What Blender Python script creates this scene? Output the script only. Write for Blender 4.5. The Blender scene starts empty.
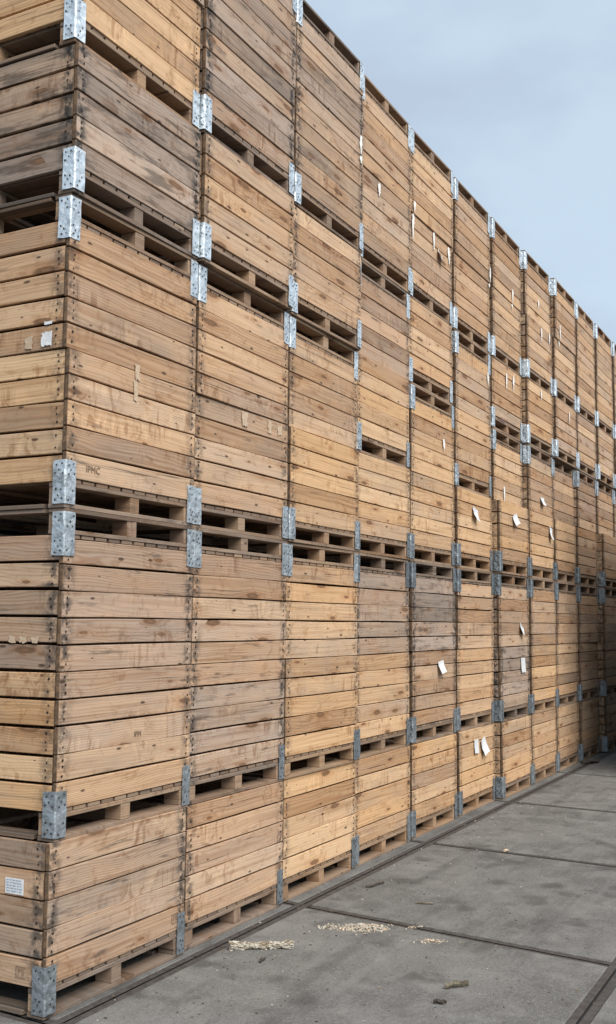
import bpy, math, random
from mathutils import Matrix, Vector, Euler
SC = bpy.context.scene
COL = SC.collection
rnd = random.Random(7)
R = math.radians

# ------------------------------------------------------------------ mesh helper
class MB:
    """collects boxes, bars and polygons, then links them as ONE mesh object"""
    def __init__(s):
        s.v = []; s.f = []; s.m = []; s.a = []
    def poly(s, pts, mi=0, at=(0, 0, 0)):
        n = len(s.v); s.v += [tuple(p) for p in pts]
        s.f.append(tuple(range(n, n + len(pts)))); s.m.append(mi); s.a.append(at)
    def box(s, c, d, ch=0.0, mi=0, at=(0, 0, 0), rot=None, warp=0.0, seg=1, emi=None):
        """chamfered box; rot = Euler; long boards may be cut into seg pieces along x and bowed by warp"""
        hx, hy, hz = d[0] / 2, d[1] / 2, d[2] / 2
        M = Euler(rot).to_matrix() if rot else None
        n0 = len(s.v)
        prof = [(-hy, -hz + ch), (-hy, hz - ch), (-hy + ch, hz), (hy - ch, hz), (hy, hz - ch), (hy, -hz + ch), (hy - ch, -hz), (-hy + ch, -hz)] if ch > 0 else \
               [(-hy, -hz), (-hy, hz), (hy, hz), (hy, -hz)]
        P = len(prof)
        xs = [-hx + 2 * hx * i / seg for i in range(seg + 1)]
        rings = []
        st = []
        if ch > 0: st.append((xs[0], (hy - ch) / hy, (hz - ch) / hz))
        for i, x in enumerate(xs):
            xx = x + (ch if i == 0 else -ch if i == seg else 0)
            st.append((xx, 1, 1))
        if ch > 0: st.append((xs[-1], (hy - ch) / hy, (hz - ch) / hz))
        for (x, sy, sz) in st:
            ring = []
            b = warp * (1 - (x / hx) ** 2) if hx else 0
            for (y, z) in prof:
                p = Vector((x, y * sy, z * sz + b))
                if M: p = M @ p
                ring.append(len(s.v)); s.v.append((p.x + c[0], p.y + c[1], p.z + c[2]))
            rings.append(ring)
        if emi is None: emi = mi
        for q, (a, b) in enumerate(zip(rings, rings[1:])):
            for i in range(P):
                j = (i + 1) % P
                s.f.append((a[i], a[j], b[j], b[i])); s.m.append(emi if ch > 0 and q in (0, len(rings) - 2) else mi); s.a.append(at)
        s.f.append(tuple(reversed(rings[0]))); s.m.append(emi); s.a.append(at)
        s.f.append(tuple(rings[-1])); s.m.append(emi); s.a.append(at)
    def disc(s, c, r, axis, mi, n=6):
        pts = []
        for i in range(n):
            t = 2 * math.pi * i / n
            a, b = r * math.cos(t), r * math.sin(t)
            pts.append({'-y': (c[0] + a, c[1], c[2] + b), '-x': (c[0], c[1] - a, c[2] + b)}[axis])
        s.poly(pts, mi)
    def mesh(s, name, mats):
        me = bpy.data.meshes.new(name)
        me.from_pydata(s.v, [], s.f)
        for m in mats: me.materials.append(m)
        me.polygons.foreach_set('material_index', s.m)
        at = me.attributes.new('board', 'FLOAT_COLOR', 'CORNER')
        buf = []
        for p, a in zip(me.polygons, s.a):
            buf += [a[0], a[1], a[2], 1.0] * p.loop_total
        at.data.foreach_set('color', buf)
        me.update()
        return me

def link(name, data, parent=None, loc=(0, 0, 0), rot=(0, 0, 0), color=None):
    o = bpy.data.objects.new(name, data); COL.objects.link(o)
    o.location = loc; o.rotation_euler = rot
    if parent: o.parent = parent
    if color: o.color = color
    return o
def tag(o, label=None, cat=None, group=None, kind=None):
    if label: o['label'] = label
    if cat: o['category'] = cat
    if group: o['group'] = group
    if kind: o['kind'] = kind
    return o

# ------------------------------------------------------------------ materials
class NT:
    def __init__(s, name):
        s.mat = bpy.data.materials.new(name); s.mat.use_nodes = True
        s.t = s.mat.node_tree; s.t.nodes.clear()
        s.out = s.n('ShaderNodeOutputMaterial'); s.b = s.n('ShaderNodeBsdfPrincipled')
        s.t.links.new(s.b.outputs[0], s.out.inputs[0])
    def n(s, typ, **kw):
        x = s.t.nodes.new(typ)
        for k, v in kw.items(): setattr(x, k, v)
        return x
    def set(s, sock, v):
        if hasattr(v, 'is_linked') or isinstance(v, bpy.types.NodeSocket): s.t.links.new(v, sock)
        else: sock.default_value = v
    def m(s, op, a, b=0.0, c=0.0, clamp=False):
        x = s.n('ShaderNodeMath', operation=op, use_clamp=clamp)
        for i, v in enumerate((a, b, c)): s.set(x.inputs[i], v)
        return x.outputs[0]
    def noise(s, vec, scale, detail=3, rough=.55, dim='3D', out=0, dist=0.0):
        x = s.n('ShaderNodeTexNoise', noise_dimensions=dim)
        s.set(x.inputs['Vector'], vec); s.set(x.inputs['Scale'], scale); x.inputs['Detail'].default_value = detail
        x.inputs['Roughness'].default_value = rough; x.inputs['Distortion'].default_value = dist
        return x.outputs[out]
    def comb(s, x, y, z):
        c = s.n('ShaderNodeCombineXYZ')
        for i, v in enumerate((x, y, z)): s.set(c.inputs[i], v)
        return c.outputs[0]
    def sep(s, v):
        c = s.n('ShaderNodeSeparateXYZ'); s.set(c.inputs[0], v); return c.outputs
    def ss(s, v, lo, hi):
        x = s.n('ShaderNodeMapRange', interpolation_type='SMOOTHSTEP')
        s.set(x.inputs[0], v); s.set(x.inputs[1], lo); s.set(x.inputs[2], hi)
        return x.outputs[0]
    def mix(s, f, a, b, bt='MIX'):
        x = s.n('ShaderNodeMix', data_type='RGBA', blend_type=bt)
        s.set(x.inputs[0], f)
        for i, v in ((6, a), (7, b)):
            s.set(x.inputs[i], v if not isinstance(v, tuple) else (*v, 1.0))
        return x.outputs[2]
    def bump(s, h, strength, dist):
        x = s.n('ShaderNodeBump'); s.set(x.inputs['Height'], h)
        x.inputs['Strength'].default_value = strength; x.inputs['Distance'].default_value = dist
        s.t.links.new(x.outputs[0], s.b.inputs['Normal'])

def wood_material():
    w = NT('pine_board')
    P = w.n('ShaderNodeTexCoord').outputs['Object']
    x, y, z = w.sep(P)
    A = w.n('ShaderNodeAttribute', attribute_name='board').outputs['Color']
    sc = w.n('ShaderNodeSeparateColor'); w.set(sc.inputs[0], A)
    r1, r2, zc0 = sc.outputs
    zc = w.m('SUBTRACT', zc0, 0.0)
    oi = w.n('ShaderNodeObjectInfo')
    so = w.n('ShaderNodeSeparateColor'); w.set(so.inputs[0], oi.outputs['Color'])
    weather, honey, seed = so.outputs
    unshaded = oi.outputs['Alpha']
    orand = oi.outputs['Random']
    zz = w.m('SUBTRACT', z, zc)
    # per-board, per-crate randoms
    def h(k):
        return w.m('FRACT', w.m('ADD', w.m('MULTIPLY', r1, 7.31 * k), w.m('ADD', w.m('MULTIPLY', r2, 3.7 * k), w.m('MULTIPLY', orand, 11.3 * k))))
    h1, h2, h3, h4 = h(1), h(1.73), h(2.41), h(3.17)
    S = w.m('ADD', w.m('MULTIPLY', h1, 41.0), w.m('MULTIPLY', seed, 23.0))
    gx = w.m('ADD', x, S)
    # knots
    kv = w.comb(w.m('MULTIPLY', gx, 2.3), w.m('ADD', w.m('MULTIPLY', zz, 9.0), w.m('MULTIPLY', h2, 19.0)), 0.0)
    vo = w.n('ShaderNodeTexVoronoi', voronoi_dimensions='2D', feature='F1'); w.set(vo.inputs['Vector'], kv); vo.inputs['Scale'].default_value = 1.0
    wob = w.noise(w.comb(w.m('MULTIPLY', gx, 14), 0.0, w.m('MULTIPLY', z, 30)), 1.0, 2)
    kd = w.m('ADD', vo.outputs['Distance'], w.m('MULTIPLY', w.m('SUBTRACT', wob, .5), .11))
    kc = w.n('ShaderNodeSeparateColor'); w.set(kc.inputs[0], vo.outputs['Color'])
    gate = w.m('GREATER_THAN', kc.outputs[0], 0.68)
    ksize = w.m('MULTIPLY_ADD', kc.outputs[1], .15, .05)
    knot = w.m('MULTIPLY', gate, w.m('SUBTRACT', 1.0, w.ss(kd, w.m('MULTIPLY', ksize, .55), ksize)))
    kcore = w.m('MULTIPLY', gate, w.m('SUBTRACT', 1.0, w.ss(kd, 0.02, w.m('MULTIPLY', ksize, .6))))
    halo = w.m('MULTIPLY', gate, w.m('SUBTRACT', 1.0, w.ss(kd, 0.0, w.m('MULTIPLY', ksize, 3.2))))
    # growth rings of a plank sawn off centre
    nw = w.noise(w.comb(w.m('MULTIPLY', gx, 1.5), w.m('MULTIPLY', h3, 30), w.m('MULTIPLY', zz, 6)), 1.0, 2)
    pz = w.m('ADD', w.m('SUBTRACT', zz, w.m('MULTIPLY', w.m('SUBTRACT', h2, .5), .17)), w.m('MULTIPLY', w.m('SUBTRACT', nw, .5), .10))
    py = w.m('ADD', w.m('ADD', y, w.m('MULTIPLY_ADD', h3, .05, .012)), w.m('MULTIPLY', w.m('SUBTRACT', w.m('FRACT', w.m('MULTIPLY', gx, .21)), .5), .03))
    d = w.m('SQRT', w.m('ADD', w.m('MULTIPLY', pz, pz), w.m('MULTIPLY', py, py)))
    d = w.m('ADD', d, w.m('MULTIPLY', halo, .022))
    ring = w.m('SINE', w.m('MULTIPLY', d, w.m('MULTIPLY_ADD', h4, 420.0, 380.0)))
    ring = w.m('MULTIPLY_ADD', ring, .5, .5)
    ring = w.m('POWER', ring, 1.7)
    fine = w.noise(w.comb(w.m('MULTIPLY', gx, 5), w.m('MULTIPLY', y, 60), w.m('MULTIPLY', z, 260)), 1.0, 3)
    streak = w.noise(w.comb(w.m('MULTIPLY', gx, 1.1), w.m('MULTIPLY', h4, 9), w.m('MULTIPLY', z, 55)), 1.0, 4, .6)
    blot = w.noise(w.comb(w.m('MULTIPLY', gx, 2.2), w.m('MULTIPLY', h1, 9), w.m('MULTIPLY', z, 7)), 1.0, 4, .6)
    cross = w.noise(w.comb(w.m('MULTIPLY', gx, 11), w.m('MULTIPLY', h3, 9), w.m('MULTIPLY', z, 16)), 1.0, 6, .72, dist=.6)
    # base colours
    tan = w.mix(honey, (.505, .330, .225), (.655, .408, .198))
    tan = w.mix(w.m('MULTIPLY', h2, .55), tan, (.69, .515, .345))
    tan = w.mix(w.m('MULTIPLY', w.m('MULTIPLY', h3, h3), .75), tan, (.35, .205, .110))
    grey = w.mix(h4, (.225, .180, .146), (.43, .345, .285))
    wf = w.m('ADD', w.m('MULTIPLY_ADD', w.m('SUBTRACT', h1, .5), .55, weather), w.m('MULTIPLY', w.m('SUBTRACT', blot, .5), 1.3), clamp=True)
    col = w.mix(wf, tan, grey)
    rc = w.m('MULTIPLY', ring, w.m('MULTIPLY_ADD', h3, .34, .16))
    col = w.mix(rc, col, w.mix(1.0, col, (.62, .47, .36), 'MULTIPLY'))
    col = w.mix(w.m('MULTIPLY', w.ss(streak, .5, .72), .7), col, w.mix(1.0, col, (.66, .56, .47), 'MULTIPLY'))
    col = w.mix(w.m('MULTIPLY', w.ss(streak, .5, .28), .5), col, w.mix(1.0, col, (1.22, 1.2, 1.17), 'MULTIPLY'))
    col = w.mix(w.m('MULTIPLY', w.ss(cross, .53, .68), .6), col, w.mix(1.0, col, (.64, .52, .42), 'MULTIPLY'))
    col = w.mix(w.m('MULTIPLY', w.ss(fine, .35, .75), .22), col, w.mix(1.0, col, (.7, .62, .55), 'MULTIPLY'))
    col = w.mix(w.m('MULTIPLY', halo, .6), col, w.mix(1.0, col, (.74, .56, .42), 'MULTIPLY'))
    col = w.mix(w.m('MULTIPLY', knot, .8), col, (.12, .062, .03))
    col = w.mix(w.m('MULTIPLY', kcore, .7), col, (.24, .13, .07))
    # black mould and rust smears: patches of their own shape, more of them on weathered crates and beside the nails
    st1 = w.noise(w.comb(w.m('MULTIPLY', gx, 3.2), w.m('MULTIPLY', seed, 17), w.m('MULTIPLY', z, 26)), 1.0, 5, .65)
    st2 = w.noise(w.comb(w.m('MULTIPLY', gx, 22), w.m('MULTIPLY', h2, 17), w.m('MULTIPLY', z, 24)), 1.0, 3, .6)
    ax = w.m('ABSOLUTE', x)
    endm = w.m('MULTIPLY', w.m('SUBTRACT', 1.0, w.ss(w.m('ABSOLUTE', w.m('SUBTRACT', ax, .45)), .0, .075)), w.ss(st2, .40, .60))
    lim = w.m('MULTIPLY_ADD', weather, -.125, .632)
    smear = w.ss(st1, lim, w.m('ADD', lim, .13))
    col = w.mix(w.m('MULTIPLY', smear, .66), col, (.065, .050, .040))
    col = w.mix(w.m('MULTIPLY', endm, w.m('MULTIPLY_ADD', weather, .75, .48, clamp=True)), col, (.045, .04, .036))
    # drying cracks along the grain
    ck = w.noise(w.comb(w.m('MULTIPLY', gx, 1.6), w.m('MULTIPLY', h1, 13), w.m('MULTIPLY', z, 150)), 1.0, 2, .5)
    ckg = w.noise(w.comb(w.m('MULTIPLY', gx, 1.3), w.m('MULTIPLY', h4, 13), w.m('MULTIPLY', z, 9)), 1.0, 2, .5)
    col = w.mix(w.m('MULTIPLY', w.m('MULTIPLY', w.ss(ck, .64, .70), w.ss(ckg, .45, .60)), .75), col, (.07, .045, .03))
    # flame figure across the grain beside the knots
    fl = w.noise(w.comb(w.m('MULTIPLY', gx, 16), w.m('MULTIPLY', h2, 13), w.m('MULTIPLY_ADD', zz, 7.0, w.m('MULTIPLY', nw, 2.5))), 1.0, 3, .6, dist=1.4)
    flg = w.noise(w.comb(w.m('MULTIPLY', gx, 2.4), w.m('MULTIPLY', h3, 13), w.m('MULTIPLY', zz, 4)), 1.0, 1, .5)
    flm = w.m('MULTIPLY', w.ss(fl, .53, .62), w.ss(flg, .52, .64))
    col = w.mix(w.m('MULTIPLY', flm, .6), col, w.mix(1.0, col, (.55, .42, .32), 'MULTIPLY'))
    flm2 = w.m('MULTIPLY', w.ss(fl, .46, .38), w.ss(flg, .52, .64))
    col = w.mix(w.m('MULTIPLY', flm2, .5), col, w.mix(1.0, col, (1.28, 1.26, 1.2), 'MULTIPLY'))
    # pale scuffs
    st3 = w.noise(w.comb(w.m('MULTIPLY', gx, 13), w.m('MULTIPLY', h4, 17), w.m('MULTIPLY', z, 16)), 1.0, 4, .7)
    col = w.mix(w.m('MULTIPLY', w.ss(st3, .70, .80), .5), col, (.66, .52, .37))
    v2 = w.n('ShaderNodeTexVoronoi', voronoi_dimensions='2D', feature='F1')
    w.set(v2.inputs['Vector'], w.comb(w.m('MULTIPLY', gx, 4.6), w.m('ADD', w.m('MULTIPLY', zz, 13.0), w.m('MULTIPLY', h4, 23.0)), 0.0)); v2.inputs['Scale'].default_value = 1.0
    k2 = w.n('ShaderNodeSeparateColor'); w.set(k2.inputs[0], v2.outputs['Color'])
    s2 = w.m('MULTIPLY_ADD', k2.outputs[1], .085, .035)
    d2 = w.m('ADD', v2.outputs['Distance'], w.m('MULTIPLY', w.m('SUBTRACT', wob, .5), .08))
    kn2 = w.m('MULTIPLY', w.m('GREATER_THAN', k2.outputs[0], .74), w.m('SUBTRACT', 1.0, w.ss(d2, w.m('MULTIPLY', s2, .5), s2)))
    col = w.mix(w.m('MULTIPLY', kn2, .85), col, (.055, .032, .02))
    shade_grime = w.noise(w.comb(w.m('MULTIPLY', gx, 5), w.m('MULTIPLY', h2, 9), w.m('MULTIPLY', z, 12)), 1.0, 4, .7)
    col = w.mix(w.m('MULTIPLY', w.m('SUBTRACT', 1.0, unshaded), w.m('MULTIPLY_ADD', shade_grime, .9, .45), clamp=True), col, (.055, .045, .036))  # shade inside the pallet openings, painted into the grimy base wood
    w.set(w.b.inputs['Base Color'], col)
    w.b.inputs['Roughness'].default_value = .78
    w.b.inputs['Specular IOR Level'].default_value = .25
    w.bump(w.m('ADD', w.m('MULTIPLY', fine, .6), w.m('MULTIPLY', ring, .4)), .35, .002)
    return w.mat

def zinc_material():
    w = NT('galvanised_steel')
    P = w.n('ShaderNodeTexCoord').outputs['Object']
    oi = w.n('ShaderNodeObjectInfo')
    so = w.n('ShaderNodeSeparateColor'); w.set(so.inputs[0], oi.outputs['Color'])
    dull = so.outputs[0]
    off = w.n('ShaderNodeVectorMath', operation='ADD'); w.set(off.inputs[0], P)
    w.set(off.inputs[1], w.comb(w.m('MULTIPLY', oi.outputs['Random'], 31.0), 0.0, w.m('MULTIPLY', oi.outputs['Random'], 17.0)))
    v = off.outputs[0]
    vo = w.n('ShaderNodeTexVoronoi', feature='F1'); w.set(vo.inputs['Vector'], v); vo.inputs['Scale'].default_value = 55
    c = w.n('ShaderNodeSeparateColor'); w.set(c.inputs[0], vo.outputs['Color'])
    n1 = w.noise(v, 22, 4, .6); n2 = w.noise(v, 8, 3, .6)
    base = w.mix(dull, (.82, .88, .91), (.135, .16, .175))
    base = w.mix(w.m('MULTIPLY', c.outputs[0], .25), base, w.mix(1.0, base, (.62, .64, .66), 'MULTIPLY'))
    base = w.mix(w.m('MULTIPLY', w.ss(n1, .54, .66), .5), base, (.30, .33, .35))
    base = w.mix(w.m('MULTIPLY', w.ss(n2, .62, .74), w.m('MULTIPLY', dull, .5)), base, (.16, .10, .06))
    n3 = w.noise(v, 34, 5, .7)
    base = w.mix(w.m('MULTIPLY', w.ss(n3, .62, .72), .55), base, (.17, .095, .05))
    w.set(w.b.inputs['Base Color'], base)
    w.b.inputs['Metallic'].default_value = .78
    w.set(w.b.inputs['Roughness'], w.m('MULTIPLY_ADD', c.outputs[1], .25, w.m('MULTIPLY_ADD', dull, .12, .36)))
    w.bump(w.m('ADD', n2, w.m('MULTIPLY', n1, .3)), 1.0, .022)
    return w.mat

def plain(name, c, rough=.8, metal=0.0, c2=None, scale=40, spec=.3):
    w = NT(name)
    if c2:
        n = w.noise(w.n('ShaderNodeTexCoord').outputs['Object'], scale, 4, .6)
        w.set(w.b.inputs['Base Color'], w.mix(w.ss(n, .35, .65), c, c2))
    else: w.b.inputs['Base Color'].default_value = (*c, 1)
    w.b.inputs['Roughness'].default_value = rough; w.b.inputs['Metallic'].default_value = metal
    w.b.inputs['Specular IOR Level'].default_value = spec
    return w.mat

def concrete_material():
    w = NT('worn_concrete')
    P = w.n('ShaderNodeTexCoord').outputs['Object']
    rn = w.n('ShaderNodeObjectInfo').outputs['Random']
    big = w.noise(P, .9, 5, .6); mid = w.noise(P, 5.5, 5, .65); sm = w.noise(P, 60, 4, .7); gr = w.noise(P, 260, 2, .6)
    base = w.mix(w.ss(big, .3, .7), (.100, .097, .091), (.158, .152, .142))
    base = w.mix(w.m('MULTIPLY', w.ss(mid, .47, .66), .65), base, (.200, .194, .182))
    base = w.mix(w.m('MULTIPLY', w.ss(mid, .45, .25), .6), base, (.076, .073, .069))
    base = w.mix(w.m('MULTIPLY', w.ss(sm, .5, .68), .65), base, (.225, .218, .205))
    base = w.mix(w.m('MULTIPLY', w.ss(sm, .48, .32), .6), base, (.060, .057, .053))
    base = w.mix(w.m('MULTIPLY', w.ss(gr, .56, .66), .7), base, (.33, .32, .30))
    base = w.mix(w.m('MULTIPLY', w.ss(gr, .44, .34), .65), base, (.05, .048, .045))
    vo = w.n('ShaderNodeTexVoronoi', feature='F1'); w.set(vo.inputs['Vector'], P); vo.inputs['Scale'].default_value = 26
    fl = w.m('MULTIPLY', w.m('SUBTRACT', 1.0, w.ss(vo.outputs['Distance'], .07, .13)), w.ss(mid, .5, .62))
    base = w.mix(w.m('MULTIPLY', fl, .7), base, (.40, .38, .34))
    spots = w.noise(P, 3.1, 2, .5)
    base = w.mix(w.m('MULTIPLY', w.ss(spots, .56, .70), .55), base, (.05, .047, .043))
    px, py, pz = w.sep(P)
    tr = w.noise(w.comb(w.m('MULTIPLY', px, .35), w.m('MULTIPLY', py, 5.5), 0.0), 1.0, 3, .55)      # worn wheel tracks along the alley
    base = w.mix(w.m('MULTIPLY', w.ss(tr, .54, .68), .45), base, (.072, .069, .065))
    base = w.mix(w.m('MULTIPLY', w.ss(tr, .44, .32), .35), base, (.20, .195, .185))
    patch = w.noise(P, 2.0, 7, .72, dist=.4)
    base = w.mix(w.m('MULTIPLY', w.ss(patch, .53, .66), .5), base, (.215, .207, .192))
    base = w.mix(w.m('MULTIPLY', w.ss(patch, .46, .35), .5), base, (.062, .058, .053))
    pit = w.n('ShaderNodeTexVoronoi', feature='F1'); w.set(pit.inputs['Vector'], P); pit.inputs['Scale'].default_value = 9
    base = w.mix(w.m('MULTIPLY', w.m('SUBTRACT', 1.0, w.ss(pit.outputs['Distance'], .05, .10)), .7), base, (.045, .042, .038))
    bs = w.mix(1.0, base, w.mix(rn, (.9, .9, .9), (1.08, 1.07, 1.05)), 'MULTIPLY')
    w.set(w.b.inputs['Base Color'], bs)
    w.b.inputs['Roughness'].default_value = .86; w.b.inputs['Specular IOR Level'].default_value = .25
    w.bump(w.m('ADD', w.m('MULTIPLY', sm, .5), w.m('MULTIPLY', gr, .5)), .5, .004)
    return w.mat

WOOD = wood_material(); ZINC = zinc_material()
NAIL = plain('rusty_nail', (.022, .017, .014), .6)
HOLE = plain('nail_hole', (.03, .03, .032), .7)
ENDG = plain('weathered_end_grain', (.185, .115, .066), .9, 0, (.085, .056, .036), 45)
CONC = concrete_material()
STEEL = plain('rusty_edge_steel', (.058, .049, .043), .75, .1, (.088, .077, .069), 25)
STEEL2 = plain('joint_filler', (.034, .031, .029), .9)
PAPER = plain('paper', (.70, .70, .69), .7, 0, (.58, .59, .60), 60)
INK = plain('label_print', (.28, .34, .42), .8)
MARK = plain('stencil_ink', (.16, .105, .075), .85, 0, (.24, .165, .115), 160)
PURPLE = plain('purple_stencil_ink', (.20, .12, .13), .85)
WHITE = plain('dried_white_streak', (.84, .82, .78), .85, 0, (.74, .70, .62), 50)
STRAW = plain('dried_straw', (.36, .32, .25), .9, 0, (.54, .50, .42), 70)
STRAWD = plain('dark_straw', (.16, .115, .07), .9, 0, (.28, .22, .15), 60)
BARK = plain('dark_wood_scrap', (.035, .028, .022), .8, 0, (.085, .066, .05), 60)
PALE = plain('pale_bare_wood', (.54, .42, .30), .9, 0, (.43, .32, .215), 60)
GREEN = plain('leaf_scrap', (.075, .062, .042), .8, 0, (.19, .165, .115), 40)

# ------------------------------------------------------------------ crates
H = 0.676; W = 0.952; D = 1.00; T = 0.020
ZB = 0.124                      # top of the pallet base
PITCH = (H - 0.004 - ZB) / 5

def plank_wall(length, z0, seedv, g0=.0032, g1=.0088):
    """five horizontal planks, outer face towards -y"""
    g = random.Random(seedv); m = MB()
    top = H + 0.0010; ph = (top - z0) / 5
    zz = z0
    for k in range(5):
        gap = g.uniform(g0, g1)
        if g.random() < .14: gap += g.uniform(.003, .006)
        hh = ph - gap
        zc = z0 + ph * k + ph / 2
        at = (g.random(), g.random(), zc)
        dl = g.uniform(-.003, .001); th = T + g.uniform(-.0015, .0012)
        y = g.uniform(-.0012, .0012)
        rot = (g.uniform(-.012, .012), g.uniform(-.003, .003), g.uniform(-.002, .002))
        m.box((0, y, zc), (length + dl, th, hh), .0022, 0, at, rot, g.uniform(-.0034, .0034), 4, 2)
        for sx in (-1, 1):
            n = g.choice((2, 3, 3, 3))
            for q in range(n):
                x = sx * (length / 2 - .034 + g.uniform(-.004, .004))
                z = zc + (q - (n - 1) / 2) * hh * (.30 if n == 3 else .45) + g.uniform(-.006, .006)
                m.disc((x, y - th / 2 - .0022, z), g.uniform(.0042, .0066), '-y', 1)
    return m.mesh('plank_wall', [WOOD, NAIL, ENDG])
FRONT = [plank_wall(W, ZB + .001, 100 + i) for i in range(10)]
SIDE = [plank_wall(D - 2 * T - .006, ZB - .014, 200 + i, .006, .014) for i in range(6)]

def floor_mesh(sd):
    g = random.Random(sd); m = MB()
    n = 10; wv = W - 2 * T - .012; p = wv / n
    for k in range(n):      # boards run along local x (turned to run front to back)
        yc = -wv / 2 + p * (k + .5)
        m.box((0, yc, .008), (D - .012 + g.uniform(-.004, .002), p - g.uniform(.008, .016), .0155), .001, 0, (g.random(), g.random(), .008))
    return m.mesh('floor_boards', [WOOD])
FLOORS = [floor_mesh(300 + i) for i in range(3)]

def base_mesh(sd):
    g = random.Random(sd); m = MB()
    A = lambda z: (g.random(), g.random(), z)
    for yc in (-D / 2 + .046, 0, D / 2 - .046):
        m.box((0, yc, .0095), (W - .004, .088, .018), .0015, 0, A(.0095), None, 0, 2)
        m.box((0, yc, .0985), (W - .008, .088, .0175), .0015, 0, A(.0985), None, 0, 2)
    for xc in (-W / 2 + .045, W / 2 - .045):
        for yc in (-(D / 2 - .09) / 2, (D / 2 - .09) / 2):
            m.box((xc, yc, .0095), (.086, D / 2 - .14, .0176), .0015, 0, A(.0095))
    return m.mesh('pallet_base', [WOOD])
BASES = [base_mesh(400 + i) for i in range(3)]

def block_mesh(sd):
    g = random.Random(sd); m = MB()
    m.box((0, 0, 0), (.066, .088, .0705), .002, 0, (g.random(), g.random(), 0), (0, 0, g.uniform(-.04, .04)))
    return m.mesh('block', [WOOD])
BLOCKS = [block_mesh(450 + i) for i in range(4)]

def bracket_mesh(sd):
    """L of sheet steel round a corner: flanges run from the corner along +x and along +y, outer faces at y=0 and x=0"""
    g = random.Random(sd); m = MB()
    F, Hb, t = .065, .184, .0035
    # one bent strip, cut into rows and with a rounded fold
    n = 6; prof = [(0.0 + F, 0.0), (F * .5, 0.0), (.006, 0.0), (.0018, .0018), (0.0, .006), (0.0, F * .5), (0.0, F)]
    prin = [(F, t), (F * .5, t), (.006 + t * .6, t), (.0018 + t * .8, .0018 + t * .8), (t, .006 + t * .6), (t, F * .5), (t, F)]
    rows = []
    for i in range(n + 1):
        z = .015 + Hb * i / n
        bo = []; bi = []
        for k, (a, b) in enumerate(prof):
            j = g.uniform(-.0012, .0012) if 0 < i < n else 0
            dz = 0
            if i == n and k in (0, 6): dz = -g.uniform(0, .004)
            flare = -g.uniform(0, .003) if k in (0, 6) else 0
            e = (j + flare)
            if k <= 2: bo.append((a, b + e, z + dz))
            elif k >= 4: bo.append((a + e, b, z + dz))
            else: bo.append((a, b, z + dz))
            c, d = prin[k]
            if k <= 2: bi.append((c, d + e, z + dz))
            elif k >= 4: bi.append((c + e, d, z + dz))
            else: bi.append((c, d, z + dz))
        rows.append((bo, bi))
    K = len(prof)
    idx = []
    for bo, bi in rows:
        o = len(m.v); m.v += bo; i_ = len(m.v); m.v += bi; idx.append((o, i_))
    def q(*f): m.f.append(f); m.m.append(0); m.a.append((0, 0, 0))
    for (o, i_), (o2, i2) in zip(idx, idx[1:]):
        for k in range(K - 1):
            q(o + k, o2 + k, o2 + k + 1, o + k + 1); q(i_ + k, i_ + k + 1, i2 + k + 1, i2 + k)
        q(o, i_, i2, o2); q(o + K - 1, o2 + K - 1, i2 + K - 1, i_ + K - 1)
    for (o, i_), fl in ((idx[0], 1), (idx[-1], 0)):
        for k in range(K - 1):
            q(o + k, o + k + 1, i_ + k + 1, i_ + k) if fl else q(o + k, i_ + k, i_ + k + 1, o + k + 1)
    for zc in (.054, .160):                      # nail heads in two clusters per flange
        for (a, b) in ((.019, .018), (.046, .022), (.032, -.002), (.050, -.020), (.017, -.022)):
            if g.random() < .85:
                m.disc((a + g.uniform(-.004, .004), -.0040, zc + b + g.uniform(-.005, .005)), g.uniform(.0038, .0054), '-y', 1)
            if g.random() < .85:
                m.disc((-.0040, a + g.uniform(-.004, .004), zc + b + g.uniform(-.005, .005)), g.uniform(.0038, .0054), '-x', 1)
    me = m.mesh('corner_bracket', [ZINC, HOLE])
    return me
BRACK = [bracket_mesh(500 + i) for i in range(6)]

N_COL = 12
DX = [0.0, -0.0159, -0.0223, -0.0366, -0.0315, -0.0181, -0.0098, -0.0013, 0.0033, 0.0064, 0.0088, 0.0105]
DY = [-0.0356, -0.0224, -0.0081, 0.0160, 0.0320, 0.0350, 0.0380, 0.0020, 0.0060, -0.0127, -0.0235, -0.0251]
LEAN = {0: {0: -.02, 1: .014, 3: .017, 5: 0, 6: -.004}, 1: {0: -.005, 1: .007, 3: .02, 5: -.016, 6: -.013}, 2: {0: 0, 1: -.008, 3: .002, 5: -.006, 6: .016},
        3: {0: -.03, 1: -.03, 3: -.03, 5: 0, 6: .025, 8: .035}, 4: {0: -.01, 1: .02, 3: -.022, 8: -.02}, 5: {0: .01, 1: .01, 3: -.02, 8: -.005}}
def lerp_tab(t, k):
    ks = sorted(t)
    if k <= ks[0]: return t[ks[0]]
    if k >= ks[-1]: return t[ks[-1]]
    for a, b in zip(ks, ks[1:]):
        if a <= k <= b: return t[a] + (t[b] - t[a]) * (k - a) / (b - a)
PUSH = {}                                             # stacks or crates that stand proud of their neighbours
for k in range(5, 8): PUSH[(1, k)] = -.036
for k in range(0, 4): PUSH[(6, k)] = -.051 if k < 3 else -.043
for k in range(5, 8): PUSH[(7, k)] = -.006; PUSH[(8, k)] = -.036; PUSH[(9, k)] = -.022; PUSH[(10, k)] = -.026; PUSH[(11, k)] = -.036
for k in range(0, 4): PUSH[(7, k)] = -.01; PUSH[(8, k)] = -.01; PUSH[(10, k)] = -.055
for k in range(5, 8): PUSH[(2, k)] = -.012
UPS = ['UUIUIUUI', 'UUIUIUUI', 'UUIUIUUI', 'UUIUUIUI', 'UUIUIUUI', 'UUIUUIUI'] + ['UUIUIUUI'] * 6
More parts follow.
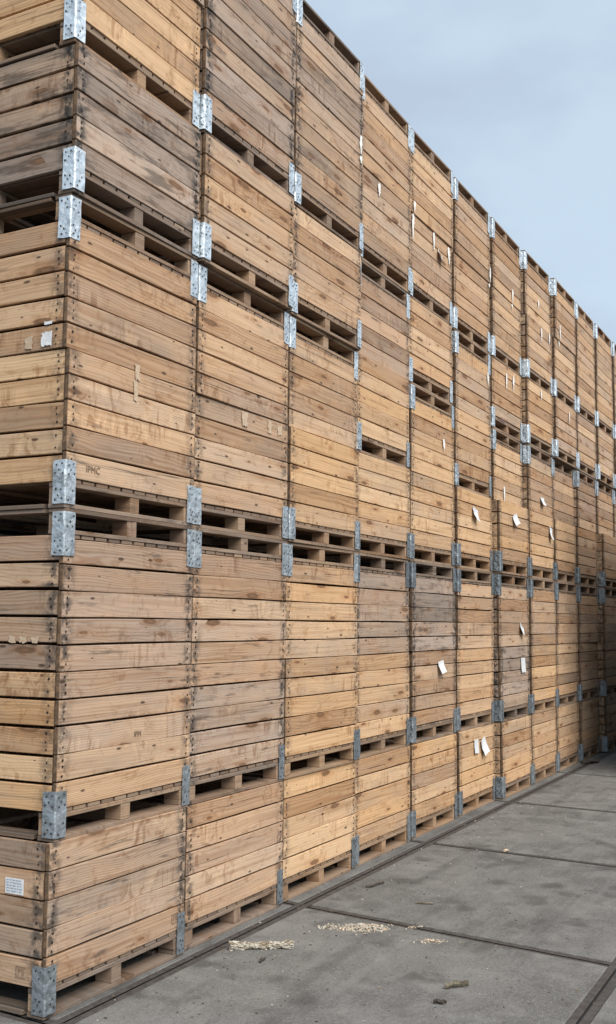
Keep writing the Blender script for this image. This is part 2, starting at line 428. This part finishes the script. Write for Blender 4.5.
# weathering and honey colour of each crate, ground upwards
LOOK = [
 [(.56, .30), (.24, .55), (.46, .10), (.24, .40), (.18, .45), (.95, .10), (.10, .75), (.5, .3)],
 [(.36, .30), (.44, .25), (.32, .30), (.34, .35), (.16, .35), (.16, .60), (.72, .20), (.6, .3)],
 [(.03, .90), (.03, .95), (.10, .70), (.08, .75), (.10, .60), (.24, .50), (.40, .40), (.60, .30)],
 [(.02, .85), (.06, .75), (.52, .40), (.04, .75), (.10, .70), (.34, .25), (.22, .50), (.16, .65)],
 [(.05, .80), (.30, .45), (.92, .20), (.05, .85), (.06, .80), (.14, .60), (.22, .45), (.16, .55)],
 [(.04, .85), (.12, .65), (.34, .45), (.05, .85), (.10, .70), (.16, .65), (.16, .50), (.14, .55)],
 [(.10, .65), (.78, .25), (.36, .45), (.06, .80), (.14, .70), (.18, .50), (.14, .60), (.16, .50)],
 [(.12, .60), (.05, .95), (.22, .60), (.08, .80), (.22, .45), (.16, .65), (.16, .60), (.14, .60)],
 [(.20, .50), (.24, .50), (.36, .35), (.14, .60), (.26, .45), (.20, .55), (.16, .60), (.16, .60)],
 [(.22, .45), (.26, .50), (.34, .35), (.20, .55), (.28, .45), (.20, .55), (.18, .55), (.18, .55)],
 [(.24, .45), (.26, .45), (.34, .35), (.24, .50), (.26, .45), (.22, .55), (.18, .55), (.18, .55)],
 [(.30, .40), (.30, .40), (.34, .35), (.26, .45), (.30, .40), (.26, .45), (.30, .40), (.30, .40)],
]
ORD = ['first', 'second', 'third', 'fourth', 'fifth', 'sixth', 'seventh', 'eighth', 'ninth', 'tenth', 'eleventh', 'twelfth']
STACK = ['the near corner stack'] + ['the %s stack from the near corner' % ORD[i] for i in range(1, 11)] + ['the farthest visible stack']
LAYER = ['lowest in', 'second up in', 'third up in', 'fourth up in', 'fifth up in', 'sixth up in', 'seventh up in', 'topmost in']
def look_words(wt, hn):
    if wt > .6: return 'grey weathered'
    if wt > .38: return 'greyish brown'
    if hn > .72: return 'golden'
    if wt > .25: return 'dull tan'
    return 'warm tan'

CR = {}
def make_crate(i, k, x, y, z, inv):
    g = random.Random(i * 31 + k * 7 + 3)
    wt, hn = LOOK[i][k]
    e = link('wooden_crate', None)
    e.empty_display_size = .2
    rz = g.uniform(-.009, .009)
    sx_ = .978 if i >= 3 else 1.0          # the farther stacks are of a slightly narrower make
    e.scale = (sx_, 1, 1)
    if inv:
        e.location = (x + W * sx_ / 2, y + D / 2, z + H); e.rotation_euler = (0, math.pi, rz)
    else:
        e.location = (x + W * sx_ / 2, y + D / 2, z); e.rotation_euler = (0, 0, rz)
    tag(e, '%s wooden crate, %s, %s %s' % (look_words(wt, hn), 'upside down' if inv else 'upright', LAYER[k], STACK[i]), 'crate',
        'wooden crates stacked in the long row')
    def cl(dw=.06): return (min(1, max(0, wt + g.uniform(-dw, dw))), min(1, max(0, hn + g.uniform(-.1, .1))), g.random(), 1)
    link('side_panel', FRONT[g.randrange(10)], e, (0, -D / 2 + T / 2, 0), (0, 0, 0), cl())
    link('side_panel', FRONT[g.randrange(10)], e, (0, D / 2 - T / 2, 0), (0, 0, math.pi), cl())
    for sx in (-1, 1):
        c = cl()
        if i == 0: c = (max(0, c[0] - (.16 if k in (1, 3) else .06)), min(1, c[1] + (.42 if k in (1, 3) else .12)), c[2], 1)
        link('side_panel', SIDE[g.randrange(6)], e, (sx * (W / 2 - T / 2 - .002), 0, 0), (0, 0, -sx * -math.pi / 2), c)
    wb = min(.75, wt + .22)  # low alpha below paints the openings' shade into floor, base and blocks
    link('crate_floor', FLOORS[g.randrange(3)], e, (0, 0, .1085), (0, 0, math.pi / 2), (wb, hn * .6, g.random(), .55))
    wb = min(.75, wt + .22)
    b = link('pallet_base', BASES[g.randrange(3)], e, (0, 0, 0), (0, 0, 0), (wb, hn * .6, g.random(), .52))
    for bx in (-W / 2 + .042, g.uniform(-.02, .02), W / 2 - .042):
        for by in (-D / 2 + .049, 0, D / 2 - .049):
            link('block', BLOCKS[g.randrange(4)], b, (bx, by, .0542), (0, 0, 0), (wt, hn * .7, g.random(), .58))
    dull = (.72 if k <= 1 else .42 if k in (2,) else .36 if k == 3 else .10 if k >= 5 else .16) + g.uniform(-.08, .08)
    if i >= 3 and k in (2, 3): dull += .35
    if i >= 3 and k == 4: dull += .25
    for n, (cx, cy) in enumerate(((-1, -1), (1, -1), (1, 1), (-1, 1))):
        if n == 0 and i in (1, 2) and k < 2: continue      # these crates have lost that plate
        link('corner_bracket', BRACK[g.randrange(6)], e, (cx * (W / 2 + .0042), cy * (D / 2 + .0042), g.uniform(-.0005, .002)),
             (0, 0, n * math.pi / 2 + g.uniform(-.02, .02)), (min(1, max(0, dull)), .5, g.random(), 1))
    CR[(i, k)] = (e, x, y, z, inv)
    return e

for k in range(8):
    prev = None
    for i in range(N_COL):
        g = random.Random(900 + i * 13 + k)
        l = lerp_tab(LEAN.get(i, {0: 0.0}), k + .3)
        x = i * 0.99828 + DX[i] + .012 + l + g.uniform(-.003, .003) - (.030 if i == 1 and k >= 5 else 0)
        if prev is not None: x = max(x, prev + .014)
        prev = x + W * (.978 if i >= 3 else 1)
        y = DY[i] + PUSH.get((i, k), 0) + g.uniform(-.009, .009)
        make_crate(i, k, x, y, k * H, UPS[i][k] == 'I')

# ------------------------------------------------------------------ papers, marks and streaks fixed on the crates
def on_front(i, k, name, mesh, X, Z, out=.004, rot=(0, 0, 0)):
    e, x, y, z, inv = CR[(i, k)]
    M = Matrix.Translation((X, y - out, Z)) @ Euler(rot).to_matrix().to_4x4()
    o = link(name, mesh, e); bpy.context.view_layer.update()
    o.matrix_parent_inverse = e.matrix_world.inverted(); o.matrix_basis = M
    return o
def on_left(i, k, name, mesh, Y, Z, out=.006):
    e, x, y, z, inv = CR[(i, k)]
    M = Matrix.Translation((x - out + .002, Y, Z)) @ Euler((0, 0, -math.pi / 2)).to_matrix().to_4x4()
    o = link(name, mesh, e); bpy.context.view_layer.update()
    o.matrix_parent_inverse = e.matrix_world.inverted(); o.matrix_basis = M
    return o
def sheet(w, h, sd, curl=.02, n=4, mat=PAPER, ragged=0.0, lines=0):
    g = random.Random(sd); m = MB()
    V = []
    for b in range(n + 1):
        for a in range(n + 1):
            u, v = a / n - .5, b / n - .5
            y = -curl * (max(0, .3 - v) ** 1.5) - curl * .5 * abs(u) * g.uniform(.4, 1)
            V.append((u * w + g.uniform(-ragged, ragged), y, v * h + g.uniform(-ragged, ragged)))
    t = .0012
    N = len(V); m.v = V + [(a, b + t, c) for a, b, c in V]
    def q(*f): m.f.append(f); m.m.append(0); m.a.append((0, 0, 0))
    for b in range(n):
        for a in range(n):
            p = b * (n + 1) + a
            q(p, p + 1, p + n + 2, p + n + 1); q(N + p, N + p + n + 1, N + p + n + 2, N + p + 1)
    for a in range(n):
        q(a, N + a, N + a + 1, a + 1); p = n * (n + 1) + a; q(p, p + 1, N + p + 1, N + p)
        p = a * (n + 1); q(p, p + n + 1, N + p + n + 1, N + p); p += n; q(p, N + p, N + p + n + 1, p + n + 1)
    for j in range(lines):
        zz = h * (.36 - .70 * j / max(1, lines - 1)); x0 = -w * .42
        while x0 < w * .34:
            l = g.uniform(.06, .2) * w
            m.poly([(x0, -.0016, zz), (min(x0 + l, w * .44), -.0016, zz), (min(x0 + l, w * .44), -.0016, zz + h * .055), (x0, -.0016, zz + h * .055)], 1)
            x0 += l + w * g.uniform(.02, .07)
    return m.mesh('paper', [mat, INK])
# paper tags stapled on the fronts
TAGS = [(5, 3, 5.40, 2.515, .105, .115, .25), (6, 3, 6.44, 2.555, .10, .105, -.3), (8, 3, 7.76, 2.53, .075, .14, .2), (8, 4, 7.45, 2.84, .085, .09, 0),
        (6, 2, 6.64, 1.51, .10, .10, .5), (6, 1, 6.68, 1.172, .105, .15, 0), (4, 1, 4.545, 1.222, .085, .10, -.15), (5, 0, 5.40, .525, .095, .125, .06), (5, 0, 5.585, .51, .105, .145, -.3),
        (4, 6, 4.575, 4.565, .085, .075, .5)]
for n, (i, k, X, Z, w_, h_, a) in enumerate(TAGS):
    ix = min(range(N_COL), key=lambda c: abs(CR[(c, k)][1] + W / 2 - X))
    on_front(ix, k, 'paper_tag', sheet(w_ * (1.3 if n not in (7, 8) else 1.1), h_ * .92, 600 + n, .04 if n not in (5, 7) else .012, lines=0), X, Z, .006, (0, a, 0))
# address sticker and torn paper on the end of the corner stack
o = on_left(0, 0, 'sticker', sheet(.098, .062, 650, 0, 3, lines=5), .137, .492); o['label'] = 'white printed sticker with grey lines'
on_left(0, 4, 'paper_scrap', sheet(.055, .062, 651, .004, 5, ragged=.004), .084, 2.752)
on_left(0, 4, 'paper_scrap', sheet(.045, .014, 652, .002, 4, ragged=.002), .078, 2.822)
on_left(0, 4, 'paper_scrap', sheet(.04, .05, 653, .001, 4, mat=PALE, ragged=.005), .185, 2.745)
for Y in (.10, .165, .225):
    on_left(0, 2, 'paper_scrap', sheet(.035, .026, 654 + int(Y * 100), .001, 3, mat=PALE, ragged=.005), Y, 1.480)
# dried white streaks down the boards
STREAK = [(4.007, 4.822, 4.525), (4.450, 4.725, 4.582), (4.790, 4.711, 4.571), (5.930, 4.882, 4.687), (6.601, 4.875, 4.679), (7.504, 4.709, 4.555),
          (7.828, 4.747, 4.600), (8.175, 4.904, 4.659), (6.403, 3.980, 3.832), (6.636, 4.011, 3.849), (7.471, 4.029, 3.920), (8.566, 3.993, 3.851),
          (2.913, 4.872, 4.673), (3.319, 4.701, 4.605), (7.440, 4.998, 4.910), (5.813, 3.862, 3.749), (6.30, 2.86, 2.72), (5.70, 2.80, 2.69), (4.62, 3.05, 2.96), (8.9, 4.2, 4.08), (9.3, 3.4, 3.3)]
def streak_mesh(h, sd, wd=.052):
    g = random.Random(sd); m = MB(); n = 9; L = []; Rr = []
    off = 0
    for j in range(n + 1):
        t = j / n; off += g.uniform(-.004, .004)
        wv = wd * (.35 + .65 * math.sin(math.pi * min(1, t * 1.15 + .08)) ** .6) * g.uniform(.55, 1.1)
        L.append((off - wv / 2, h * (.5 - t))); Rr.append((off + wv / 2, h * (.5 - t)))
    for j in range(n):
        a, b, c, d = L[j], Rr[j], Rr[j + 1], L[j + 1]
        m.poly([(a[0], -.001, a[1]), (d[0], -.001, d[1]), (c[0], -.001, c[1]), (b[0], -.001, b[1])])
    return m.mesh('white_streak', [WHITE])
for n, (X, za, zb) in enumerate(STREAK):
    # split where the streak crosses from one crate to the next
    k0 = int(zb // H); k1 = int((za - .001) // H)
    for k in range(k0, k1 + 1):
        a = min(za, (k + 1) * H - .006); b = max(zb, k * H + .006)
        if UPS[min(11, int(X))][min(k, 7)] == 'U': b = max(b, k * H + ZB + .01)
        else: a = min(a, (k + 1) * H - ZB - .01)
        if a - b < .03: continue
        i = min(range(N_COL), key=lambda c: abs(CR[(c, k)][1] + W / 2 - X))
        cx = CR[(i, k)][1]; Xc = min(max(X, cx + .03), cx + W - .03)
        on_front(i, k, 'white_streak', streak_mesh(a - b, 700 + n), Xc, (a + b) / 2, .0085)
for n, (X, Z, w_, h_) in enumerate(((1.472, 2.655, .055, .075), (1.743, 2.655, .035, .07), (1.857, 2.655, .045, .055), (.49, 2.70, .03, .07), (.482, 2.61, .03, .09))):
    i = min(range(N_COL), key=lambda c: abs(CR[(c, 3)][1] + W / 2 - X))
    on_front(i, 3, 'paper_scrap', sheet(w_, h_, 680 + n, .001, 5, mat=PALE, ragged=.006), X, Z, .0045)
# branded stencils and stamps (too worn to read beyond a few strokes)
def text_mesh(s, size, mat):
    cu = bpy.data.curves.new('stencil', 'FONT'); cu.body = s; cu.size = size; cu.align_x = 'CENTER'; cu.align_y = 'CENTER'; cu.extrude = .0004; cu.resolution_u = 2
    o = bpy.data.objects.new('stencil', cu); COL.objects.link(o); bpy.context.view_layer.update()
    me = bpy.data.meshes.new_from_object(o.evaluated_get(bpy.context.evaluated_depsgraph_get()))
    me.transform(Matrix.Rotation(math.pi / 2, 4, 'X')); me.materials.clear(); me.materials.append(mat)
    bpy.data.objects.remove(o); return me
on_front(6, 5, 'stencil_mark', text_mesh('IPM', .085, PURPLE), 6.27, 3.485, .0042)
on_front(0, 3, 'stencil_mark', text_mesh('IPMC', .042, MARK), .20, 2.205, .0042)
on_front(0, 1, 'stencil_mark', text_mesh('IPM', .034, MARK), .556, 1.06, .0042)
def stamp():
    m = MB(); w_, h_, t = .052, .044, .004
    for (a, b, c, d) in ((-w_, -h_, w_, -h_ + 2 * t), (-w_, h_ - 2 * t, w_, h_), (-w_, -h_, -w_ + 2 * t, h_), (-w_ * .5, -h_ * .4, -w_ * .5 + t * 2, h_ * .5), (-w_ * .4, h_ * .3, w_ * .1, h_ * .5),
                         (w_ * .2, -h_ * .4, w_ * .75, -h_ * .22), (w_ * .2, 0, w_ * .75, h_ * .18), (w_ * .2, h_ * .34, w_ * .6, h_ * .5)):
        a, b, c, d = [v * .5 for v in (a, b, c, d)]
        m.poly([(a, 0, b), (c, 0, b), (c, 0, d), (a, 0, d)])
    return m.mesh('stamp', [MARK])
on_front(0, 0, 'stamp_mark', stamp(), .877, .185, .0042); on_left(0, 0, 'stamp_mark', stamp(), .088, .165, .0062)

# ------------------------------------------------------------------ ground
m = MB(); m.poly([(-150, -150, -.06), (150, -150, -.06), (150, 150, -.06), (-150, 150, -.06)])
tag(link('ground', m.mesh('ground', [plain('yard_asphalt', (.05, .048, .046), .9, 0, (.075, .072, .068), 3)])), kind='structure')
JW = .043
LX = {0: (1.994, .108), 1: (3.925, .05), 2: (5.93, .045), 3: (8.02, .05)}
def lx(k): return LX.get(k, (1.994 + 2.005 * k, .055))
YS = [3.2, 1.66, -.112, -1.877, -3.65, -5.42, -7.2]
for a, b in zip(YS, YS[1:]):
    for k in range(-4, 9):
        (x0, s0), (x1, s1) = lx(k), lx(k + 1)
        ya, yb = a - JW, b + JW
        X = lambda xx, s, y: xx + s * (y + .22)
        p = [(X(x0, s0, yb) + JW, yb), (X(x1, s1, yb) - JW, yb), (X(x1, s1, ya) - JW, ya), (X(x0, s0, ya) + JW, ya)]
        mm = MB(); c = .004
        cx = sum(q[0] for q in p) / 4; cy = sum(q[1] for q in p) / 4
        ins = [(q[0] + (c if q[0] < cx else -c), q[1] + (c if q[1] < cy else -c)) for q in p]
        mm.poly([(q[0], q[1], 0) for q in ins])
        for j in range(4):
            j2 = (j + 1) % 4
            mm.poly([(*p[j], -c), (*p[j2], -c), (*ins[j2], 0), (*ins[j], 0)])
            mm.poly([(*p[j], -.055), (*p[j2], -.055), (*p[j2], -c), (*p[j], -c)])
        tag(link('pavement_slab', mm.mesh('pavement_slab', [CONC])), kind='structure')
jm = MB()
def strip(p, q, wd, off=0):
    d = (Vector((*q, 0)) - Vector((*p, 0))).normalized(); n = Vector((-d.y, d.x, 0))
    for (o0, o1, z, mi) in ((-JW, -.006, -.002, 0), (-.006, .006, -.008, 1), (.006, JW, -.0025, 0)):
        jm.poly([(p[0] + n.x * o0, p[1] + n.y * o0, z + off), (q[0] + n.x * o0, q[1] + n.y * o0, z + off), (q[0] + n.x * o1, q[1] + n.y * o1, z + off), (p[0] + n.x * o1, p[1] + n.y * o1, z + off)], mi)
for y in YS: strip((-7, y), (21, y), JW)
for k in range(-3, 9):
    x0, s0 = lx(k)
    strip((x0 + s0 * (-7.2 + .22), -7.2), (x0 + s0 * (3.2 + .22), 3.2), JW, -.004)
tag(link('pavement_joint', jm.mesh('pavement_joint', [STEEL, STEEL2])), kind='structure')

# ------------------------------------------------------------------ litter on the slabs
def clump(name, pts, mat, label, cat, loc, rz=0, group=None):
    o = link(name, pts.mesh(name, mat), None, loc, (0, 0, rz)); tag(o, label, cat, group); return o
def chips(n, rx, ry, hmax, smin, smax, sd, flat=.25):
    g = random.Random(sd); m = MB()
    for _ in range(n):
        r = g.random() ** .7 * (1 if g.random() < .8 else g.uniform(1, 1.9)); t = g.uniform(0, 6.283)
        x, y = rx * r * math.cos(t), ry * r * math.sin(t)
        s = g.uniform(smin, smax); hz = max(0, hmax * (1 - r * r)) * g.random()
        m.box((x, y, hz + s * flat), (s * g.uniform(1, 2.6), s * g.uniform(.5, 1), s * flat), 0, g.choice((0, 0, 1) if n < 900 else (0,)), (0, 0, 0), (g.uniform(-.6, .6), g.uniform(-.6, .6), g.uniform(0, 6.28)))
    return m
# straw-wrapped stick: long knobbly clump, thick at both ends
g = random.Random(42); m = MB()
for _ in range(520):
    t = g.uniform(-1, 1); L_ = .145
    rad = .014 + .012 * max(0, abs(t) - .72) / .28 + (.006 if t < -.7 else 0) + .004 * math.sin(t * 17)
    a = g.uniform(0, 6.283); rr = rad * g.uniform(.55, 1.05)
    s = g.uniform(.005, .013)
    m.box((t * L_ + g.uniform(-.005, .005), rr * math.cos(a), max(.003, .016 + rr * math.sin(a) * .8)), (s * g.uniform(1.2, 3.4), s * .7, s * .45), 0, g.choice((0, 0, 0, 1)), (0, 0, 0),
          (g.uniform(-.5, .5), g.uniform(-.4, .4), g.uniform(-.6, .6)))
clump('straw_bundle', m, [STRAW, STRAWD], 'long knobbly pale bundle of dried straw lying on the concrete near the crates', 'straw bundle', (1.215, -.315, 0), -.96)
clump('wood_chip_pile', chips(520, .125, .070, .012, .002, .010, 1), [STRAW, PALE], 'largest scattered heap of pale chips on the concrete beside the slab joint', 'chip heap', (1.775, -.605, 0), -1.1, 'heaps of pale chips on the concrete')
clump('wood_chip_pile', chips(90, .045, .022, .014, .003, .010, 2), [STRAW, STRAWD], 'small heap of pale chips between straw bundle and the largest heap', 'chip heap', (1.690, -.445, 0), -1.1, 'heaps of pale chips on the concrete')
clump('wood_chip_pile', chips(110, .085, .034, .005, .002, .008, 3), [PALE, STRAW], 'thin whitish scatter of chips right of the largest heap', 'chip heap', (1.73, -.99, 0), -1.0, 'heaps of pale chips on the concrete')
clump('wood_chip_pile', chips(30, .05, .02, .006, .003, .008, 4), [STRAW, PALE], 'few pale chips lying on the dark slab joint', 'chip heap', (1.905, -.82, 0), -.6, 'heaps of pale chips on the concrete')
def stick(L_, w_, h_, sd):
    g = random.Random(sd); m = MB(); n = 9; rings = []
    for i in range(n + 1):
        t = i / n; ww = w_ * (.12 + .88 * math.sin(math.pi * (t * .84 + .08))) * g.uniform(.6, 1.2)
        c = (L_ * (t - .5), (g.uniform(-.22, .22) + .5 * math.sin(t * 3.1 + sd)) * w_, h_ * .5 + h_ * .35 * abs(math.sin(t * 5 + sd)))
        rings.append([(c[0], c[1] + ww / 2 * math.cos(a), c[2] + h_ / 2 * math.sin(a) * g.uniform(.8, 1.1)) for a in [j * math.pi / 4 for j in range(8)]])
    for a, b in zip(rings, rings[1:]):
        for j in range(8): m.poly([a[j], a[(j + 1) % 8], b[(j + 1) % 8], b[j]])
    m.poly(rings[0][::-1]); m.poly(rings[-1]); return m
clump('wood_splinter', stick(.165, .026, .014, 11), [BARK], 'flat dark splinter of wood lying on the slab beyond the joint', 'splinter', (2.597, -.293, 0), -.42)
clump('bark_piece', stick(.105, .034, .026, 12), [GREEN], 'brown curl of bark with pale top at the bottom of the photo', 'bark', (1.150, -1.328, 0), -1.05)
clump('bark_piece', stick(.055, .024, .016, 13), [BARK], 'small dark crumb of bark in front of the brown curl', 'bark', (.935, -1.333, 0), -1.2)
clump('leaf_scrap', stick(.10, .026, .008, 14), [GREEN], 'dull brown leaf scrap on the second slab beyond the largest chip heap', 'leaf', (2.368, -.70, 0), -.9)
clump('stone', stick(.030, .026, .016, 15), [PALE], 'small pale stone on the second slab joint', 'stone', (3.907, -.685, 0), 0)
clump('board_scrap', stick(.42, .10, .03, 16), [BARK], 'dark broken board end lying at the foot of the far stacks', 'board', (9.0, -.10, 0), -.3)
clump('bark_piece', stick(.05, .02, .012, 18), [BARK], 'small dark twig end beside the straw bundle', 'bark', (1.05, -.42, 0), -.3)
g = random.Random(77)
m = MB()
for _ in range(900):
    x = g.uniform(-.2, 9.5); y = -.06 - abs(g.gauss(0, .55)) if g.random() < .7 else g.uniform(-2.2, -.1)
    s = g.uniform(.002, .0065)
    m.box((x, y, s * .3), (s * g.uniform(1, 2.4), s, s * .5), 0, g.choice((0, 1, 1, 2, 2)), (0, 0, 0), (g.uniform(-.3, .3), g.uniform(-.3, .3), g.uniform(0, 6.28)))
tag(link('grit', m.mesh('grit', [STRAW, STRAWD, BARK])), kind='stuff', label='fine grit and crumbs strewn over the concrete slabs', cat='grit')

# ------------------------------------------------------------------ what shades the far end: the shed added across the alley, out of view
CLAD = plain('shed_cladding', (.10, .11, .11), .6, 0, (.13, .14, .14), 4)
def shed(x0, x1, y0, y1, h):
    e = link('shade_shed', None, None, ((x0 + x1) / 2, (y0 + y1) / 2, 0))
    tag(e, 'grey ribbed metal shed added out of view to shade the far stacks', 'shed')
    m = MB(); cx, cy = (x0 + x1) / 2, (y0 + y1) / 2
    def side(p, q):
        d = Vector((q[0] - p[0], q[1] - p[1], 0)); L_ = d.length; d.normalize(); nn = Vector((d.y, -d.x, 0)); n = int(L_ / .25)
        pts = []
        for i in range(n):
            for (f, o) in ((0, 0), (.55, 0), (.65, .035), (.9, .035)):
                s = (i + f) * L_ / n; pts.append((p[0] + d.x * s + nn.x * o - cx, p[1] + d.y * s + nn.y * o - cy))
        pts.append((q[0] - cx, q[1] - cy))
        for a, b in zip(pts, pts[1:]): m.poly([(*a, 0), (*b, 0), (*b, h), (*a, h)])
    C = [(x0, y0), (x1, y0), (x1, y1), (x0, y1)]
    for a, b in zip(C, C[1:] + C[:1]): side(a, b)
    link('wall', m.mesh('shed_wall', [CLAD]), e)
    r = MB(); r.box((0, 0, h + .06), (x1 - x0 + .3, y1 - y0 + .3, .12), .01); link('roof', r.mesh('shed_roof', [plain('shed_roof', (.09, .09, .09))]), e)
    dr = MB(); dr.box((0, (y1 - y0) / 2 + .03, 1.5), (2.4, .05, 3.0), .01); link('door', dr.mesh('shed_door', [plain('shed_door', (.12, .15, .13))]), e)
shed(8.0, 16.0, -9.0, -1.15, 3.4)
# wall added behind the row to block light and darken the pallet gaps
m = MB(); m.box((6.0, 1.16, 2.6), (12.6, .16, 5.2), .02); m.box((12.22, .56, 2.6), (.16, 1.03, 5.2), .02)
tag(link('light_block_wall', m.mesh('light_block_wall', [plain('rear_concrete', (.20, .19, .18), .9, 0, (.26, .25, .24), 2)])), 'plain concrete wall added behind the crate row to darken the pallet gaps', 'wall')

# ------------------------------------------------------------------ light and sky
EL, ROT = R(46), math.atan2(-.40, -.70)
w = bpy.data.worlds.new('World'); SC.world = w; w.use_nodes = True
t = w.node_tree; t.nodes.clear()
n = t.nodes.new
out = n('ShaderNodeOutputWorld'); bg = n('ShaderNodeBackground'); t.links.new(bg.outputs[0], out.inputs[0])
sky = n('ShaderNodeTexSky'); sky.sky_type = 'NISHITA'; sky.sun_disc = False; sky.sun_elevation = EL; sky.sun_rotation = ROT
sky.dust_density = 3.0; sky.air_density = 1.0
tc = n('ShaderNodeTexCoord')
nz = n('ShaderNodeTexNoise'); nz.inputs['Scale'].default_value = 3.4; nz.inputs['Detail'].default_value = 5; nz.inputs['Roughness'].default_value = .5
mp = n('ShaderNodeMapping'); mp.inputs['Scale'].default_value = (1, 1, 2.2); mp.inputs['Location'].default_value = (.3, .9, .2)
t.links.new(tc.outputs['Generated'], mp.inputs[0]); t.links.new(mp.outputs[0], nz.inputs['Vector'])
rmp = n('ShaderNodeMapRange'); rmp.interpolation_type = 'SMOOTHSTEP'; rmp.inputs[1].default_value = .38; rmp.inputs[2].default_value = .62
t.links.new(nz.outputs[0], rmp.inputs[0])
cl = n('ShaderNodeMix'); cl.data_type = 'RGBA'; cl.inputs[6].default_value = (2.08, 2.54, 2.94, 1); cl.inputs[7].default_value = (1.78, 2.12, 2.56, 1)
t.links.new(rmp.outputs[0], cl.inputs[0])
mx = n('ShaderNodeMix'); mx.data_type = 'RGBA'; mx.inputs[0].default_value = .90
t.links.new(sky.outputs[0], mx.inputs[6]); t.links.new(cl.outputs[2], mx.inputs[7]); t.links.new(mx.outputs[2], bg.inputs[0])
bg.inputs[1].default_value = .10
sl = bpy.data.lights.new('sun', 'SUN'); sl.energy = 1.5; sl.angle = R(42); sl.color = (1, .97, .93)
so = bpy.data.objects.new('sun', sl); COL.objects.link(so)
to_sun = Vector((math.sin(ROT) * math.cos(EL), math.cos(ROT) * math.cos(EL), math.sin(EL)))
so.rotation_euler = to_sun.to_track_quat('Z', 'Y').to_euler(); so.location = (-6, -6, 9)

# ------------------------------------------------------------------ camera
yaw, pit, rol = 1.0842, .10414, .00966
f = Vector((math.sin(yaw) * math.cos(pit), math.cos(yaw) * math.cos(pit), math.sin(pit)))
r0 = Vector((math.cos(yaw), -math.sin(yaw), 0)); u0 = r0.cross(f)
rr = math.cos(rol) * r0 + math.sin(rol) * u0; uu = -math.sin(rol) * r0 + math.cos(rol) * u0
cam = bpy.data.cameras.new('camera'); co = bpy.data.objects.new('camera', cam); COL.objects.link(co)
Mx = Matrix((rr, uu, -f)).transposed().to_4x4(); Mx.translation = (-3.3219, -2.9466, 1.5659)
co.matrix_world = Mx
cam.sensor_fit = 'HORIZONTAL'; cam.sensor_width = 36; cam.lens = 1050.4 / 616 * 36; cam.clip_start = .05; cam.clip_end = 1000
SC.camera = co
SC.view_settings.view_transform = 'Standard'; SC.view_settings.look = 'None'; SC.view_settings.exposure = 1.54; SC.view_settings.gamma = 1
SC.render.resolution_x = 616; SC.render.resolution_y = 1024
